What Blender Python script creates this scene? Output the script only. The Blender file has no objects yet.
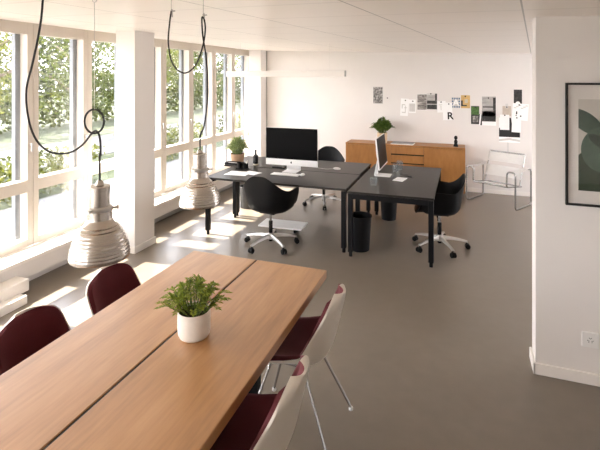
import bpy, bmesh, math, random
from mathutils import Vector, Matrix
R = math.radians
PI = math.pi
rng = random.Random(11)
S = bpy.context.scene
COL = S.collection

# ------------------------------------------------------------------ materials
def nt(name):
    m = bpy.data.materials.new(name); m.use_nodes = True
    t = m.node_tree; t.nodes.clear()
    return m, t
def principled(t, **k):
    out = t.nodes.new('ShaderNodeOutputMaterial'); b = t.nodes.new('ShaderNodeBsdfPrincipled')
    t.links.new(b.outputs[0], out.inputs[0])
    for a, v in k.items(): b.inputs[a].default_value = v
    return b, out
def rgba(c): return (c[0], c[1], c[2], 1)
def coords(t, scale=(1, 1, 1), rot=(0, 0, 0)):
    tc = t.nodes.new('ShaderNodeTexCoord'); mp = t.nodes.new('ShaderNodeMapping')
    mp.inputs['Scale'].default_value = scale; mp.inputs['Rotation'].default_value = rot
    t.links.new(tc.outputs['Object'], mp.inputs[0])
    return mp.outputs[0]
def noise(t, vec, scale, detail=4, rough=.55):
    n = t.nodes.new('ShaderNodeTexNoise'); n.inputs['Scale'].default_value = scale
    n.inputs['Detail'].default_value = detail; n.inputs['Roughness'].default_value = rough
    t.links.new(vec, n.inputs['Vector']); return n.outputs['Fac']
def ramp(t, fac, stops):
    r = t.nodes.new('ShaderNodeValToRGB'); e = r.color_ramp.elements
    while len(e) < len(stops): e.new(.5)
    for q, (p, c) in zip(e, stops): q.position = p; q.color = rgba(c)
    t.links.new(fac, r.inputs[0]); return r.outputs[0]
def bump(t, b, h, strength=.1, dist=.01):
    n = t.nodes.new('ShaderNodeBump'); n.inputs['Strength'].default_value = strength; n.inputs['Distance'].default_value = dist
    t.links.new(h, n.inputs['Height']); t.links.new(n.outputs[0], b.inputs['Normal'])
def M(name, col, rough=.5, metal=0, spec=.5, var=.06, nscale=20, bmp=0, coat=0):
    m, t = nt(name); b, o = principled(t, Roughness=rough, Metallic=metal)
    b.inputs['Specular IOR Level'].default_value = spec
    if coat: b.inputs['Coat Weight'].default_value = coat; b.inputs['Coat Roughness'].default_value = .05
    f = noise(t, coords(t), nscale)
    lo = tuple(max(0, c*(1-var)) for c in col); hi = tuple(min(1, c*(1+var)) for c in col)
    t.links.new(ramp(t, f, [(.3, lo), (.7, hi)]), b.inputs['Base Color'])
    if bmp: bump(t, b, f, bmp, .004)
    if name == 'burgundy_fabric': b.inputs['Sheen Weight'].default_value = .25; b.inputs['Sheen Tint'].default_value = (1, .45, .5, 1)
    return m
def wood(name, c1, c2, c3, stretch, rough=.42, rot=(0, 0, 0), coat=0):
    m, t = nt(name); b, o = principled(t, Roughness=rough)
    b.inputs['Specular IOR Level'].default_value = .6; b.inputs['Coat Weight'].default_value = coat; b.inputs['Coat Roughness'].default_value = .38
    v = coords(t, stretch, rot)
    f = noise(t, v, 3.0, 6, .62); g = noise(t, v, 18, 3, .5)
    mx = t.nodes.new('ShaderNodeMath'); mx.operation = 'MULTIPLY_ADD'
    t.links.new(g, mx.inputs[0]); mx.inputs[1].default_value = .35
    sub = t.nodes.new('ShaderNodeMath'); sub.operation = 'MULTIPLY'; sub.inputs[1].default_value = .65
    t.links.new(f, sub.inputs[0]); t.links.new(sub.outputs[0], mx.inputs[2])
    t.links.new(ramp(t, mx.outputs[0], [(.32, c1), (.5, c2), (.68, c3)]), b.inputs['Base Color'])
    bump(t, b, mx.outputs[0], .06, .002)
    return m
def floor_mat():
    m, t = nt('polished_concrete'); b, o = principled(t, Roughness=.34)
    b.inputs['Specular IOR Level'].default_value = .7
    v = coords(t)
    f = noise(t, v, .7, 5, .55); g = noise(t, v, 9, 3, .5)
    mx = t.nodes.new('ShaderNodeMix'); mx.data_type = 'FLOAT'; mx.inputs[0].default_value = .4
    t.links.new(f, mx.inputs[2]); t.links.new(g, mx.inputs[3])
    t.links.new(ramp(t, mx.outputs[0], [(.25, (.160, .131, .100)), (.5, (.186, .154, .120)), (.75, (.214, .179, .141))]), b.inputs['Base Color'])
    r = t.nodes.new('ShaderNodeMapRange'); r.inputs[1].default_value = .25; r.inputs[2].default_value = .75; r.inputs[3].default_value = .28; r.inputs[4].default_value = .33
    t.links.new(g, r.inputs[0]); t.links.new(r.outputs[0], b.inputs['Roughness'])
    return m
def ceiling_mat(col):
    # painted metal panels: long joints every .94 m, faint cross joints widened into soft shade bands in the colour
    m, t = nt('ceiling_panels'); b, o = principled(t, Roughness=.34)
    b.inputs['Specular IOR Level'].default_value = .45
    v = coords(t, (1, 1, 1), (0, 0, R(7.7)))
    sp = t.nodes.new('ShaderNodeSeparateXYZ'); t.links.new(v, sp.inputs[0])
    def line(out, off, step, w):
        a = t.nodes.new('ShaderNodeMath'); a.operation = 'ADD'; a.inputs[1].default_value = off; t.links.new(out, a.inputs[0])
        d = t.nodes.new('ShaderNodeMath'); d.operation = 'DIVIDE'; d.inputs[1].default_value = step; t.links.new(a.outputs[0], d.inputs[0])
        fr = t.nodes.new('ShaderNodeMath'); fr.operation = 'FRACT'; t.links.new(d.outputs[0], fr.inputs[0])
        l = t.nodes.new('ShaderNodeMath'); l.operation = 'LESS_THAN'; l.inputs[1].default_value = w/step; t.links.new(fr.outputs[0], l.inputs[0])
        return l.outputs[0]
    # rotated x of the joints: joint through (-.67, 2.6)
    th = R(7.7); jx = -.67*math.cos(th) - 2.6*math.sin(th)
    a = line(sp.outputs[0], -jx + 93.5, .935, .010)
    c = line(sp.outputs[1], 62, .62, .030)
    m1 = t.nodes.new('ShaderNodeMix'); m1.data_type = 'RGBA'; m1.inputs[6].default_value = rgba(col)
    m1.inputs[7].default_value = rgba([q*.89 for q in col]); t.links.new(c, m1.inputs[0])
    m2 = t.nodes.new('ShaderNodeMix'); m2.data_type = 'RGBA'; t.links.new(m1.outputs[2], m2.inputs[6])
    m2.inputs[7].default_value = rgba([q*.42 for q in col]); t.links.new(a, m2.inputs[0])
    t.links.new(m2.outputs[2], b.inputs['Base Color'])
    bump(t, b, noise(t, coords(t, (1, 4, 1)), .8, 2), .08, .02)
    return m
def glass_mat(name, refl=.07, tint=(1, 1, 1)):
    m, t = nt(name)
    o = t.nodes.new('ShaderNodeOutputMaterial'); mx = t.nodes.new('ShaderNodeMixShader')
    tr = t.nodes.new('ShaderNodeBsdfTransparent'); tr.inputs[0].default_value = rgba(tint)
    gl = t.nodes.new('ShaderNodeBsdfGlossy'); gl.inputs['Roughness'].default_value = .02
    fr = t.nodes.new('ShaderNodeLayerWeight'); fr.inputs[0].default_value = refl*3
    t.links.new(fr.outputs['Fresnel'], mx.inputs[0]) if False else None
    mx.inputs[0].default_value = refl
    t.links.new(tr.outputs[0], mx.inputs[1]); t.links.new(gl.outputs[0], mx.inputs[2]); t.links.new(mx.outputs[0], o.inputs[0])
    return m
def leaf_mat(name, c1, c2, trans=.45, nscale=6):
    m, t = nt(name)
    o = t.nodes.new('ShaderNodeOutputMaterial'); b = t.nodes.new('ShaderNodeBsdfPrincipled'); b.inputs['Roughness'].default_value = .55
    tl = t.nodes.new('ShaderNodeBsdfTranslucent'); mx = t.nodes.new('ShaderNodeMixShader'); mx.inputs[0].default_value = trans
    c = ramp(t, noise(t, coords(t), nscale, 3), [(.35, c1), (.65, c2)])
    t.links.new(c, b.inputs['Base Color']); t.links.new(c, tl.inputs[0])
    t.links.new(b.outputs[0], mx.inputs[1]); t.links.new(tl.outputs[0], mx.inputs[2]); t.links.new(mx.outputs[0], o.inputs[0])
    return m
def photo_mat(name, stops, scale=30, stretch=(1, 1, 1), rough=.5):
    m, t = nt(name); b, o = principled(t, Roughness=rough)
    t.links.new(ramp(t, noise(t, coords(t, stretch), scale, 5, .6), stops), b.inputs['Base Color'])
    return m
def brushed(name, col, rough=.32, metal=1.0):
    m, t = nt(name); b, o = principled(t, Roughness=rough, Metallic=metal)
    f = noise(t, coords(t, (2, 2, 90)), 6, 3)
    t.links.new(ramp(t, f, [(.3, [c*.88 for c in col]), (.7, col)]), b.inputs['Base Color'])
    bump(t, b, f, .04, .001)
    return m

WALL = (.79, .757, .728)
mats = dict(
    wall=M('wall_paint', WALL, .75, var=.012, nscale=3, bmp=.02),
    white=M('white_lacquer', (.87, .83, .785), .4, var=.02, nscale=4),
    frame=M('window_frame_paint', (.60, .54, .465), .38, var=.015, nscale=3),
    ceil=ceiling_mat((.92, .86, .80)),
    floor=floor_mat(),
    rail=M('blind_rail_grey', (.22, .24, .27), .5),
    grey=M('convector_grey', (.42, .41, .39), .45, metal=.3),
    glass=glass_mat('window_glass', .06),
    tumbler=glass_mat('clear_tumbler_glass', .16, (.93, .95, .95)),
    table=wood('table_oak', (.305, .140, .043), (.42, .204, .069), (.50, .262, .102), (3.2, .28, 3), .42, coat=.75),
    oak=wood('sideboard_oak', (.29, .120, .028), (.37, .160, .038), (.43, .195, .054), (1.2, 3, .35), .45),
    dark_gap=M('dark_recess', (.02, .014, .01), .8),
    desk=M('black_linoleum', (.014, .0105, .0075), .40, var=.12, nscale=40, spec=.33),
    black=M('black_steel', (.004, .004, .005), .45, var=.1, spec=.18),
    shellblk=M('black_plastic_shell', (.0035, .0035, .004), .45, var=.1, spec=.18),
    rubber=M('black_castor_rubber', (.005, .005, .005), .5, spec=.25),
    alu=brushed('brushed_aluminium', (.66, .65, .63), .30),
    lampalu=brushed('lamp_aluminium', (.62, .575, .525), .27),
    chrome=M('chrome_tube', (.42, .415, .41), .14, metal=1, var=.01),
    imac=M('monitor_aluminium', (.80, .80, .80), .35, metal=.25, var=.01),
    screen=M('black_screen_glass', (.0015, .0015, .002), .35, var=.05, spec=.06),
    plastic=M('white_plastic', (.84, .83, .81), .4, var=.01),
    paper=M('white_paper', (.95, .95, .94), .7, var=.004),
    ivory=M('ivory_shell', (.74, .69, .61), .42, var=.02, nscale=6),
    burg=M('burgundy_fabric', (.068, .005, .008), .8, var=.14, nscale=220, bmp=.15, spec=.25),
    cable=M('black_cable', (.010, .009, .008), .6),
    wire=M('steel_wire', (.45, .43, .41), .4, metal=.8),
    strap=M('white_leather_strap', (.95, .945, .93), .5, var=.03, nscale=12),
    bin=M('black_bin_plastic', (.005, .005, .006), .55, spec=.25),
    binmetal=M('dark_grey_bin', (.075, .073, .07), .5, metal=.2),
    ceramic=M('white_ceramic', (.78, .73, .66), .55, var=.03, nscale=30, bmp=.05),
    basket=M('beige_stoneware', (.60, .45, .29), .7, var=.1, nscale=60, bmp=.1),
    terra=M('brown_clay', (.40, .25, .15), .7, var=.1, nscale=30),
    soil=M('soil', (.03, .02, .013), .95, var=.4, nscale=80, bmp=.6),
    fern=leaf_mat('fern_leaf', (.14, .21, .018), (.32, .38, .05), .35, 30),
    fern2=leaf_mat('bushy_leaf', (.07, .14, .02), (.16, .25, .04), .3, 30),
    fern3=leaf_mat('pale_leaf', (.22, .29, .09), (.40, .46, .20), .4, 30),
    stem=M('green_stem', (.10, .16, .03), .6),
    bark=M('bark', (.12, .09, .065), .9, var=.3, nscale=9, bmp=.5),
    treeA=leaf_mat('tree_leaf_mid', (.024, .038, .005), (.072, .086, .010), .5, 2.2),
    treeB=leaf_mat('tree_leaf_light', (.050, .064, .008), (.130, .136, .020), .55, 1.2),
    treeC=leaf_mat('tree_leaf_dark', (.016, .024, .009), (.034, .046, .016), .4, 1.2),
    hedge=leaf_mat('hedge_leaf', (.034, .046, .006), (.105, .108, .015), .45, 1.5),
    lawn=M('lawn_green', (.028, .036, .010), .9, var=.35, nscale=3, bmp=.3),
    path=M('pale_paving', (.11, .105, .10), .8, var=.08, nscale=2),
    road=M('asphalt', (.10, .098, .095), .85, var=.1, nscale=6),
    bounce_terrace=M('pale_bounce_slabs', (.74, .735, .75), .8, var=.04, nscale=2),  # pale so the added paving reflects light indoors
    slab=M('render_slab', (.6, .58, .55), .8),
    black_frame=M('black_frame_lacquer', (.012, .012, .012), .35),
    mat_board=M('mat_board', (.80, .765, .73), .7, var=.01),
    art_bg=M('art_background', (.60, .575, .53), .7, var=.03, nscale=60),
    art_dark=M('art_deep_green', (.030, .052, .026), .7, var=.2, nscale=25),
    art_mid=M('art_sage_green', (.085, .135, .10), .7, var=.2, nscale=18),
    art_leaf=M('art_teal_green', (.06, .10, .072), .7, var=.2, nscale=25),
    art_over=M('art_overlap_green', (.035, .058, .042), .7, var=.2, nscale=25),
    ink=M('black_ink', (.015, .015, .015), .7),
    palegrey=M('pale_pencil_grey', (.66, .645, .62), .8, var=.05),
    blue=M('print_blue', (.10, .18, .28), .7, var=.3, nscale=60),
    yellow=M('print_ochre', (.66, .44, .17), .7, var=.12, nscale=40),
    green=photo_mat('photo_green', [(.35, (.03, .07, .015)), (.6, (.10, .22, .05)), (.75, (.2, .33, .1))], 35),
    bw=photo_mat('photo_black_white', [(.32, (.02, .02, .02)), (.5, (.2, .19, .18)), (.68, (.62, .6, .57))], 26),
    bwdark=photo_mat('photo_dark', [(.3, (.01, .01, .01)), (.6, (.05, .05, .048)), (.8, (.25, .24, .23))], 22),
    bwrow=photo_mat('photo_banded', [(.35, (.03, .03, .03)), (.5, (.26, .24, .22)), (.65, (.6, .57, .53))], 12, (.5, 1, 3.2)),
    bwlight=photo_mat('photo_pale', [(.3, (.30, .29, .28)), (.7, (.58, .56, .54))], 12, (.6, 1, 1.6)),
    skin=M('beige_scrap', (.55, .47, .39), .8, var=.08),
    magazine=M('grey_magazine', (.30, .30, .31), .45, var=.1),
    bottle=M('black_bottle', (.010, .011, .012), .25),
    label=M('pale_label', (.62, .55, .42), .7),
)

# ------------------------------------------------------------------ mesh builder
class MB:
    def __init__(s): s.bm = bmesh.new()
    def _xf(s, verts, mat):
        if mat is not None: bmesh.ops.transform(s.bm, matrix=mat, verts=verts)
    def box(s, lo, hi, bev=0, mat=None, mi=0, seg=2):
        tb = bmesh.new(); bmesh.ops.create_cube(tb, size=1)
        c = [(a+b)/2 for a, b in zip(lo, hi)]; d = [abs(b-a) for a, b in zip(lo, hi)]
        for v in tb.verts: v.co = Vector((v.co.x*d[0]+c[0], v.co.y*d[1]+c[1], v.co.z*d[2]+c[2]))
        if bev: bmesh.ops.bevel(tb, geom=list(tb.edges), offset=bev, segments=seg, profile=.5, affect='EDGES')
        return s._merge(tb, mat, mi)
    def _merge(s, tb, mat=None, mi=0):
        if mat is not None: bmesh.ops.transform(tb, matrix=mat, verts=list(tb.verts))
        mp = {v: s.bm.verts.new(v.co) for v in tb.verts}
        for f in tb.faces:
            g = s.bm.faces.new([mp[v] for v in f.verts]); g.material_index = mi
        tb.free(); return s
    def lathe(s, prof, seg=24, at=(0, 0, 0), mi=0, closed=False):
        rings = []
        for r, z in prof:
            if r < 1e-6: rings.append([s.bm.verts.new((at[0], at[1], at[2]+z))])
            else: rings.append([s.bm.verts.new((at[0]+r*math.cos(2*PI*k/seg), at[1]+r*math.sin(2*PI*k/seg), at[2]+z)) for k in range(seg)])
        if closed: rings.append(rings[0])
        for a, b in zip(rings, rings[1:]):
            for k in range(seg):
                l = (k+1) % seg
                if len(a) == 1 and len(b) == 1: continue
                if len(a) == 1: vs = [a[0], b[k], b[l]]
                elif len(b) == 1: vs = [a[k], b[0], a[l]]
                else: vs = [a[k], b[k], b[l], a[l]]
                try: s.bm.faces.new(vs).material_index = mi
                except ValueError: pass
        return s
    def tube(s, pts, r, seg=8, closed=False, caps=True, mi=0):
        pts = [Vector(p) for p in pts]; n = len(pts)
        rad = r if hasattr(r, '__len__') else [r]*n
        rings = []; prev = None
        for i, p in enumerate(pts):
            if closed: t = pts[(i+1) % n] - pts[i-1]
            else: t = pts[min(i+1, n-1)] - pts[max(i-1, 0)]
            t.normalize()
            if prev is None:
                u = t.orthogonal().normalized()
            else:
                u = prev - t*prev.dot(t)
                u = u.normalized() if u.length > 1e-6 else t.orthogonal().normalized()
            prev = u; w = t.cross(u)
            rings.append([s.bm.verts.new(p + (u*math.cos(2*PI*k/seg) + w*math.sin(2*PI*k/seg))*rad[i]) for k in range(seg)])
        pr = list(zip(rings, rings[1:]))
        if closed: pr.append((rings[-1], rings[0]))
        for a, b in pr:
            for k in range(seg):
                l = (k+1) % seg
                s.bm.faces.new([a[k], a[l], b[l], b[k]]).material_index = mi
        if caps and not closed:
            s.bm.faces.new(list(reversed(rings[0]))).material_index = mi; s.bm.faces.new(rings[-1]).material_index = mi
        return s
    def cyl(s, p0, p1, r0, r1=None, seg=16, mi=0):
        return s.tube([p0, p1], [r0, r0 if r1 is None else r1], seg, mi=mi)
    def sphere(s, c, r, u=14, v=8, sc=(1, 1, 1), mi=0):
        tb = bmesh.new(); bmesh.ops.create_uvsphere(tb, u_segments=u, v_segments=v, radius=r)
        return s._merge(tb, Matrix.Translation(c) @ Matrix.Diagonal((*sc, 1)), mi)
    def poly(s, pts, mi=0):
        s.bm.faces.new([s.bm.verts.new(p) for p in pts]).material_index = mi; return s
    def prism(s, pts2, y0, y1, mi=0):
        """outline given in (x, z), extruded from y0 to y1"""
        a = [s.bm.verts.new((x, y0, z)) for x, z in pts2]; b = [s.bm.verts.new((x, y1, z)) for x, z in pts2]
        s.bm.faces.new(a).material_index = mi; s.bm.faces.new(list(reversed(b))).material_index = mi
        n = len(a)
        for k in range(n): s.bm.faces.new([a[k], b[k], b[(k+1) % n], a[(k+1) % n]]).material_index = mi
        return s
    def grid(s, f, nu, nv, mi=0, wrap=False):
        g = [[s.bm.verts.new(f(i/(nu), j/(nv))) for j in range(nv if wrap else nv+1)] for i in range(nu+1)]
        for i in range(nu):
            for j in range(nv):
                l = (j+1) % nv if wrap else j+1
                s.bm.faces.new([g[i][j], g[i+1][j], g[i+1][l], g[i][l]]).material_index = mi
        return g
    def build(s, name, m, parent=None, smooth=True, angle=40, recalc=True, loc=None):
        me = bpy.data.meshes.new(name)
        if recalc: bmesh.ops.recalc_face_normals(s.bm, faces=list(s.bm.faces))
        if smooth:
            for f in s.bm.faces: f.smooth = True
            for e in s.bm.edges:
                if len(e.link_faces) == 2 and e.calc_face_angle(0) > R(angle): e.smooth = False
        s.bm.to_mesh(me); s.bm.free()
        for q in (m if isinstance(m, (list, tuple)) else [m]): me.materials.append(mats[q])
        o = bpy.data.objects.new(name, me); COL.objects.link(o)
        if smooth and recalc:
            wn = o.modifiers.new('weighted_normals', 'WEIGHTED_NORMAL'); wn.keep_sharp = True; wn.weight = 100
        if parent: o.parent = parent
        if loc: o.location = loc
        return o
def thing(name, label, cat, loc=(0, 0, 0), rz=0, group=None):
    o = bpy.data.objects.new(name, None); COL.objects.link(o); o.empty_display_size = .1
    o.location = loc; o.rotation_euler = (0, 0, rz)
    return tag(o, label, cat, group)
def tag(o, label, cat, group=None):
    o['label'] = label; o['category'] = cat
    if group: o['group'] = group
    return o
def struct(o, label=None):
    o['kind'] = 'structure'
    if label: o['label'] = label
    return o
def dup(root, loc, rz, label=None, group=None):
    r = root.copy(); COL.objects.link(r); r.location = loc; r.rotation_euler = (0, 0, rz)
    if label: r['label'] = label
    if group: r['group'] = group
    for ch in list(root.children):
        c = ch.copy(); COL.objects.link(c); c.parent = r
        for g in list(ch.children):
            d = g.copy(); COL.objects.link(d); d.parent = c
    return r
def bez(pts, n=10):
    """Catmull-Rom through points"""
    P = [Vector(p) for p in pts]; P = [P[0]*2-P[1]] + P + [P[-1]*2-P[-2]]; out = []
    for i in range(1, len(P)-2):
        a, b, c, d = P[i-1:i+3]
        for k in range(n):
            t = k/n
            out.append(.5*((2*b)+(c-a)*t+(2*a-5*b+4*c-d)*t*t+(3*b-a-3*c+d)*t**3))
    out.append(P[-2]); return out
def fillet(pts, r, n=5):
    """polyline with rounded corners"""
    P = [Vector(p) for p in pts]; out = [P[0]]
    for a, b, c in zip(P, P[1:], P[2:]):
        u = (a-b); v = (c-b); q = min(r, u.length*.49, v.length*.49)
        p0 = b+u.normalized()*q; p1 = b+v.normalized()*q
        for k in range(n+1):
            t = k/n; out.append(p0*(1-t)**2 + b*2*t*(1-t) + p1*t*t)
    out.append(P[-1]); return out

# ------------------------------------------------------------------ the room
H, F = 2.0, 455.0
CZ0, CZS = 2.422, -.030                       # ceiling rises slightly towards the windows
def ceil_z(x): return CZ0 + CZS*x
XW = -4.10                                    # inner face of the window frames
YB = 8.47
PITCH, P0 = .713, 3.43
Y_NEAR, X_R = -2.99, 4.0

struct(MB().box((-4.25, Y_NEAR-.2, -.12), (X_R+.2, YB+.2, 0)).build('floor', 'floor', smooth=False))
b = MB()
vs = [b.bm.verts.new((x, y, ceil_z(x)+dz)) for dz in (0, .15) for x, y in ((-4.35, Y_NEAR-.2), (X_R+.2, Y_NEAR-.2), (X_R+.2, YB+.2), (-4.35, YB+.2))]
for f in ((0, 1, 2, 3), (7, 6, 5, 4), (0, 4, 5, 1), (1, 5, 6, 2), (2, 6, 7, 3), (3, 7, 4, 0)): b.bm.faces.new([vs[k] for k in f])
struct(b.build('ceiling', 'ceil', smooth=False))
struct(MB().box((-4.25, YB, 0), (X_R+.2, YB+.2, 2.72)).build('wall_back', 'wall', smooth=False))
RW = (5.6, 8.3, .6, 2.36)                     # added unseen fill windows in the side wall behind the partition: y0, y1, z0, z1
b = MB(); b.box((X_R, Y_NEAR, 0), (X_R+.2, YB, RW[2])); b.box((X_R, Y_NEAR, RW[3]), (X_R+.2, YB, 2.72))
b.box((X_R, Y_NEAR, RW[2]), (X_R+.2, RW[0], RW[3])); b.box((X_R, RW[1], RW[2]), (X_R+.2, YB, RW[3]))
struct(b.build('wall_right', 'wall', smooth=False))
FW = (-3.7, -1.7, .85, 2.20)                    # unseen windows added for brightness in the wall behind the camera: x0, x1, z0, z1
b = MB(); b.box((-4.25, Y_NEAR-.2, 0), (X_R+.2, Y_NEAR, FW[2])); b.box((-4.25, Y_NEAR-.2, FW[3]), (X_R+.2, Y_NEAR, 2.72))
b.box((-4.25, Y_NEAR-.2, FW[2]), (FW[0], Y_NEAR, FW[3])); b.box((FW[1], Y_NEAR-.2, FW[2]), (X_R+.2, Y_NEAR, FW[3]))
struct(b.build('wall_front', 'wall', smooth=False))
def fill_window(n, lo, hi, along):  # added out of view to let in fill light
    """frame with one pane; lo, hi opposite corners"""
    b = MB(); w = .06; i = along; a0, a1 = lo[i], hi[i]
    def bx(p0, p1, z0, z1):
        l, h = list(lo), list(hi); l[i], h[i] = p0, p1; l[2], h[2] = z0, z1; b.box(l, h, .003)
    bx(a0, a0+w, lo[2], hi[2]); bx(a1-w, a1, lo[2], hi[2]); bx(a0+w, a1-w, lo[2], lo[2]+w); bx(a0+w, a1-w, hi[2]-w, hi[2])
    fr = struct(b.build('window_%d' % n, 'frame'))
    j = 1-i; l, h = list(lo), list(hi); m_ = (lo[j]+hi[j])/2; l[j], h[j] = m_-.003, m_+.003; l[i] += w-.005; h[i] -= w-.005; l[2] += w-.005; h[2] -= w-.005
    MB().box(l, h).build('glass_pane', 'glass', fr, smooth=False)
for k in range(3):
    q = (RW[1]-RW[0])/3; fill_window(17+k, (X_R+.06, RW[0]+q*k, RW[2]), (X_R+.14, RW[0]+q*(k+1), RW[3]), 1)
for k in range(2):
    q = (FW[1]-FW[0])/2; fill_window(20+k, (FW[0]+q*k, Y_NEAR-.14, FW[2]), (FW[0]+q*(k+1), Y_NEAR-.06, FW[3]), 0)
# partition at the right, facing the camera, with its free end towards the windows
PX, PY, PT = .462, 3.43, .17
struct(MB().box((PX, PY, 0), (X_R, PY+PT, 2.72)).build('wall_partition', 'wall', smooth=False))
b = MB(); t_ = .016
b.box((PX-t_, PY-t_, 0), (X_R, PY, .075), .005); b.box((PX-t_, PY-t_, 0), (PX, PY+PT+t_, .075), .005)
struct(b.build('baseboard_partition', 'white'))
struct(MB().box((-3.74, YB-.014, 0), (X_R, YB, .07), .004).build('baseboard_back', 'white'))

# facade below the windows: casing with sill, recessed grey convector foot
b = MB(); b.box((-4.25, Y_NEAR, .10), (-3.885, YB, .262), 0); b.box((-4.25, Y_NEAR, 0), (-4.0, YB, .10))
struct(b.build('wall_left', 'wall', smooth=False))
struct(MB().box((-4.11, Y_NEAR, .264), (-3.84, YB, .300), .006).build('trim_sill', 'white'))
cv = MB().box((-3.995, 4.95, .012), (-3.945, 8.15, .095), .004)
tag(cv.build('convector_heater', 'grey'), 'grey low convector heater under the sill behind the desks', 'heater')
hb = thing('radiator', 'white radiator casing box under the sill at near end of windows', 'radiator', (-3.885, 2.0, 0))
MB().box((.001, -1.6, .06), (.165, 1.07, .165), .004).build('casing', 'white', hb)
MB().box((.001, -1.6, .0), (.05, 1.0, .061)).build('foot_plinth', 'grey', hb)
dc = MB().box((-3.715, .3, 0), (-3.62, 2.97, .075), .005)
tag(dc.build('cable_duct', 'white'), 'low white floor duct running in front of the radiator casing', 'duct')

# windows
WTOP = 2.43
def make_window(n, y0, y1):
    b = MB(); jw = .066; xo, xi = -4.205, XW
    b.box((xo, y0, .30), (xi, y0+jw, 2.60), .008); b.box((xo, y1-jw, .30), (xi, y1, 2.60), .008)
    b.box((xo, y0+jw-.004, .30), (xi-.002, y1-jw+.004, .375), .003)
    b.box((xo, y0+jw-.004, .845), (xi-.002, y1-jw+.004, .965), .003)
    b.box((xo, y0+jw-.004, WTOP), (xi-.002, y1-jw+.004, 2.60), .003)
    fr = struct(b.build('window_%d' % n, 'frame'))
    MB().box((-4.172, y0+jw-.006, .37), (-4.166, y1-jw+.006, .85)).build('glass_pane', 'glass', fr, smooth=False)
    MB().box((-4.172, y0+jw-.006, .96), (-4.166, y1-jw+.006, WTOP+.01)).build('glass_pane', 'glass', fr, smooth=False)
    g = MB().box((-4.262, y1-.108, .30), (-4.215, y1-.05, 2.6))
    g.build('blind_rail', 'rail', fr, smooth=False)
    MB().cyl((-4.098, y1-.035, 1.32), (-4.075, y1-.035, 1.32), .009).box((-4.082, y1-.045, 1.25), (-4.070, y1-.025, 1.335), .003).build('handle', 'alu', fr)
    return fr
n = 1
for k in range(-9, 7):
    make_window(n, P0+k*PITCH, P0+(k+1)*PITCH); n += 1
struct(MB().box((-4.25, P0+7*PITCH, .30), (-4.06, YB, 2.72)).build('wall_left_corner', 'wall', smooth=False))
struct(MB().box((-4.25, Y_NEAR, 2.55), (-4.205, YB, 2.75)).build('trim_header', 'wall', smooth=False))
# columns
cb = MB().box((-3.765, 4.22, 0), (-3.50, 4.57, 2.60), .004)
c1 = struct(cb.build('column', 'wall'), 'white square column standing before the windows')
MB().box((-3.779, 4.206, 0), (-3.486, 4.584, .078), .004).build('skirting', 'white', c1)
cb = MB().box((-4.02, 8.20, 0), (-3.76, 8.465, 2.62), .004)
struct(cb.build('column', 'wall'), 'white column in the far window corner')
struct(MB().box((-3.757, 8.452, .0), (-3.742, 8.468, 2.53)).build('corner_shadow_strip', 'grey', smooth=False))  # grey strip standing in for the shadow line at the column edge
# unseen slab outside, added and sized to shorten the sun patches
struct(MB().box((-5.15, Y_NEAR-2, 2.68), (-4.25, YB+3, 2.88)).build('sun_block_slab', 'slab', smooth=False))

# ------------------------------------------------------------------ outdoors
def ground(name, x0, x1, z, m, lab=None):
    o = struct(MB().box((x0, -30, z-.1), (x1, 70, z)).build(name, m, smooth=False)); return o
ground('lawn', -60, 40, -.35, 'lawn')
ground('path', -7.6, -6.0, -.33, 'path')
for x0_, x1_, m_ in ((-5.85, -4.3, 'path'), (4.3, 16, 'bounce_terrace')):  # unseen paving added to bounce daylight up to the ceiling
    struct(MB().box((x0_, -14, -.45), (x1_, 40, -.31)).build('bounce_terrace', m_, smooth=False))
struct(MB().box((-5.85, -14, -.45), (4.2, -3.3, -.31)).build('bounce_terrace', 'bounce_terrace', smooth=False))  # added bounce paving behind the camera, out of view
ground('road', -13.5, -10.2, -.32, 'road')
def leafcloud(mb, c, rad, n, size, rg, flat=.85, core=.35):
    for _ in range(n):
        v = Vector((rg.gauss(0, 1), rg.gauss(0, 1), rg.gauss(0, 1))).normalized()*(core+(1-core)*rg.random()**.5)
        p = Vector(c)+Vector((v.x*rad[0], v.y*rad[1], v.z*rad[2]))
        nrm = Vector((rg.gauss(0, 1), rg.gauss(0, 1), rg.gauss(0, 1)+.5)).normalized()
        a = nrm.orthogonal().normalized(); a.rotate(Matrix.Rotation(rg.random()*6.28, 3, nrm)); w = nrm.cross(a)
        s = size*rg.uniform(.7, 1.35)
        mb.poly([p-a*s, p-w*s*.45, p+a*s, p+w*s*.45])
tree_specs = [  # x, y, height, crown radius, material, label
    (-10.9, 7.4, 4.4, 1.5, 'treeB', 'light green young tree outside the nearest window'),
    (-10.9, 10.6, 5.2, 1.8, 'treeA', 'mid green tree outside the second window from the left'),
    (-10.9, 14.2, 5.0, 1.6, 'treeB', 'pale green tree outside just left of the column'),
    (-10.9, 18.2, 5.4, 1.9, 'treeA', 'green tree outside just right of the column'),
    (-15.5, 13.0, 6.6, 2.6, 'treeC', 'dark green tree across the road behind the nearest windows'),
    (-15.0, 19.5, 6.4, 2.5, 'treeA', 'broad tree across the road seen left of the column'),
    (-15.5, 26.5, 6.8, 2.7, 'treeC', 'dark tree across the road seen past the hanging lamp'),
    (-10.9, 24.5, 5.6, 2.0, 'treeB', 'yellowish tree outside the far windows'),
    (-15.0, 35.0, 6.6, 2.8, 'treeA', 'distant tree outside the farthest windows'),
]
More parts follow.
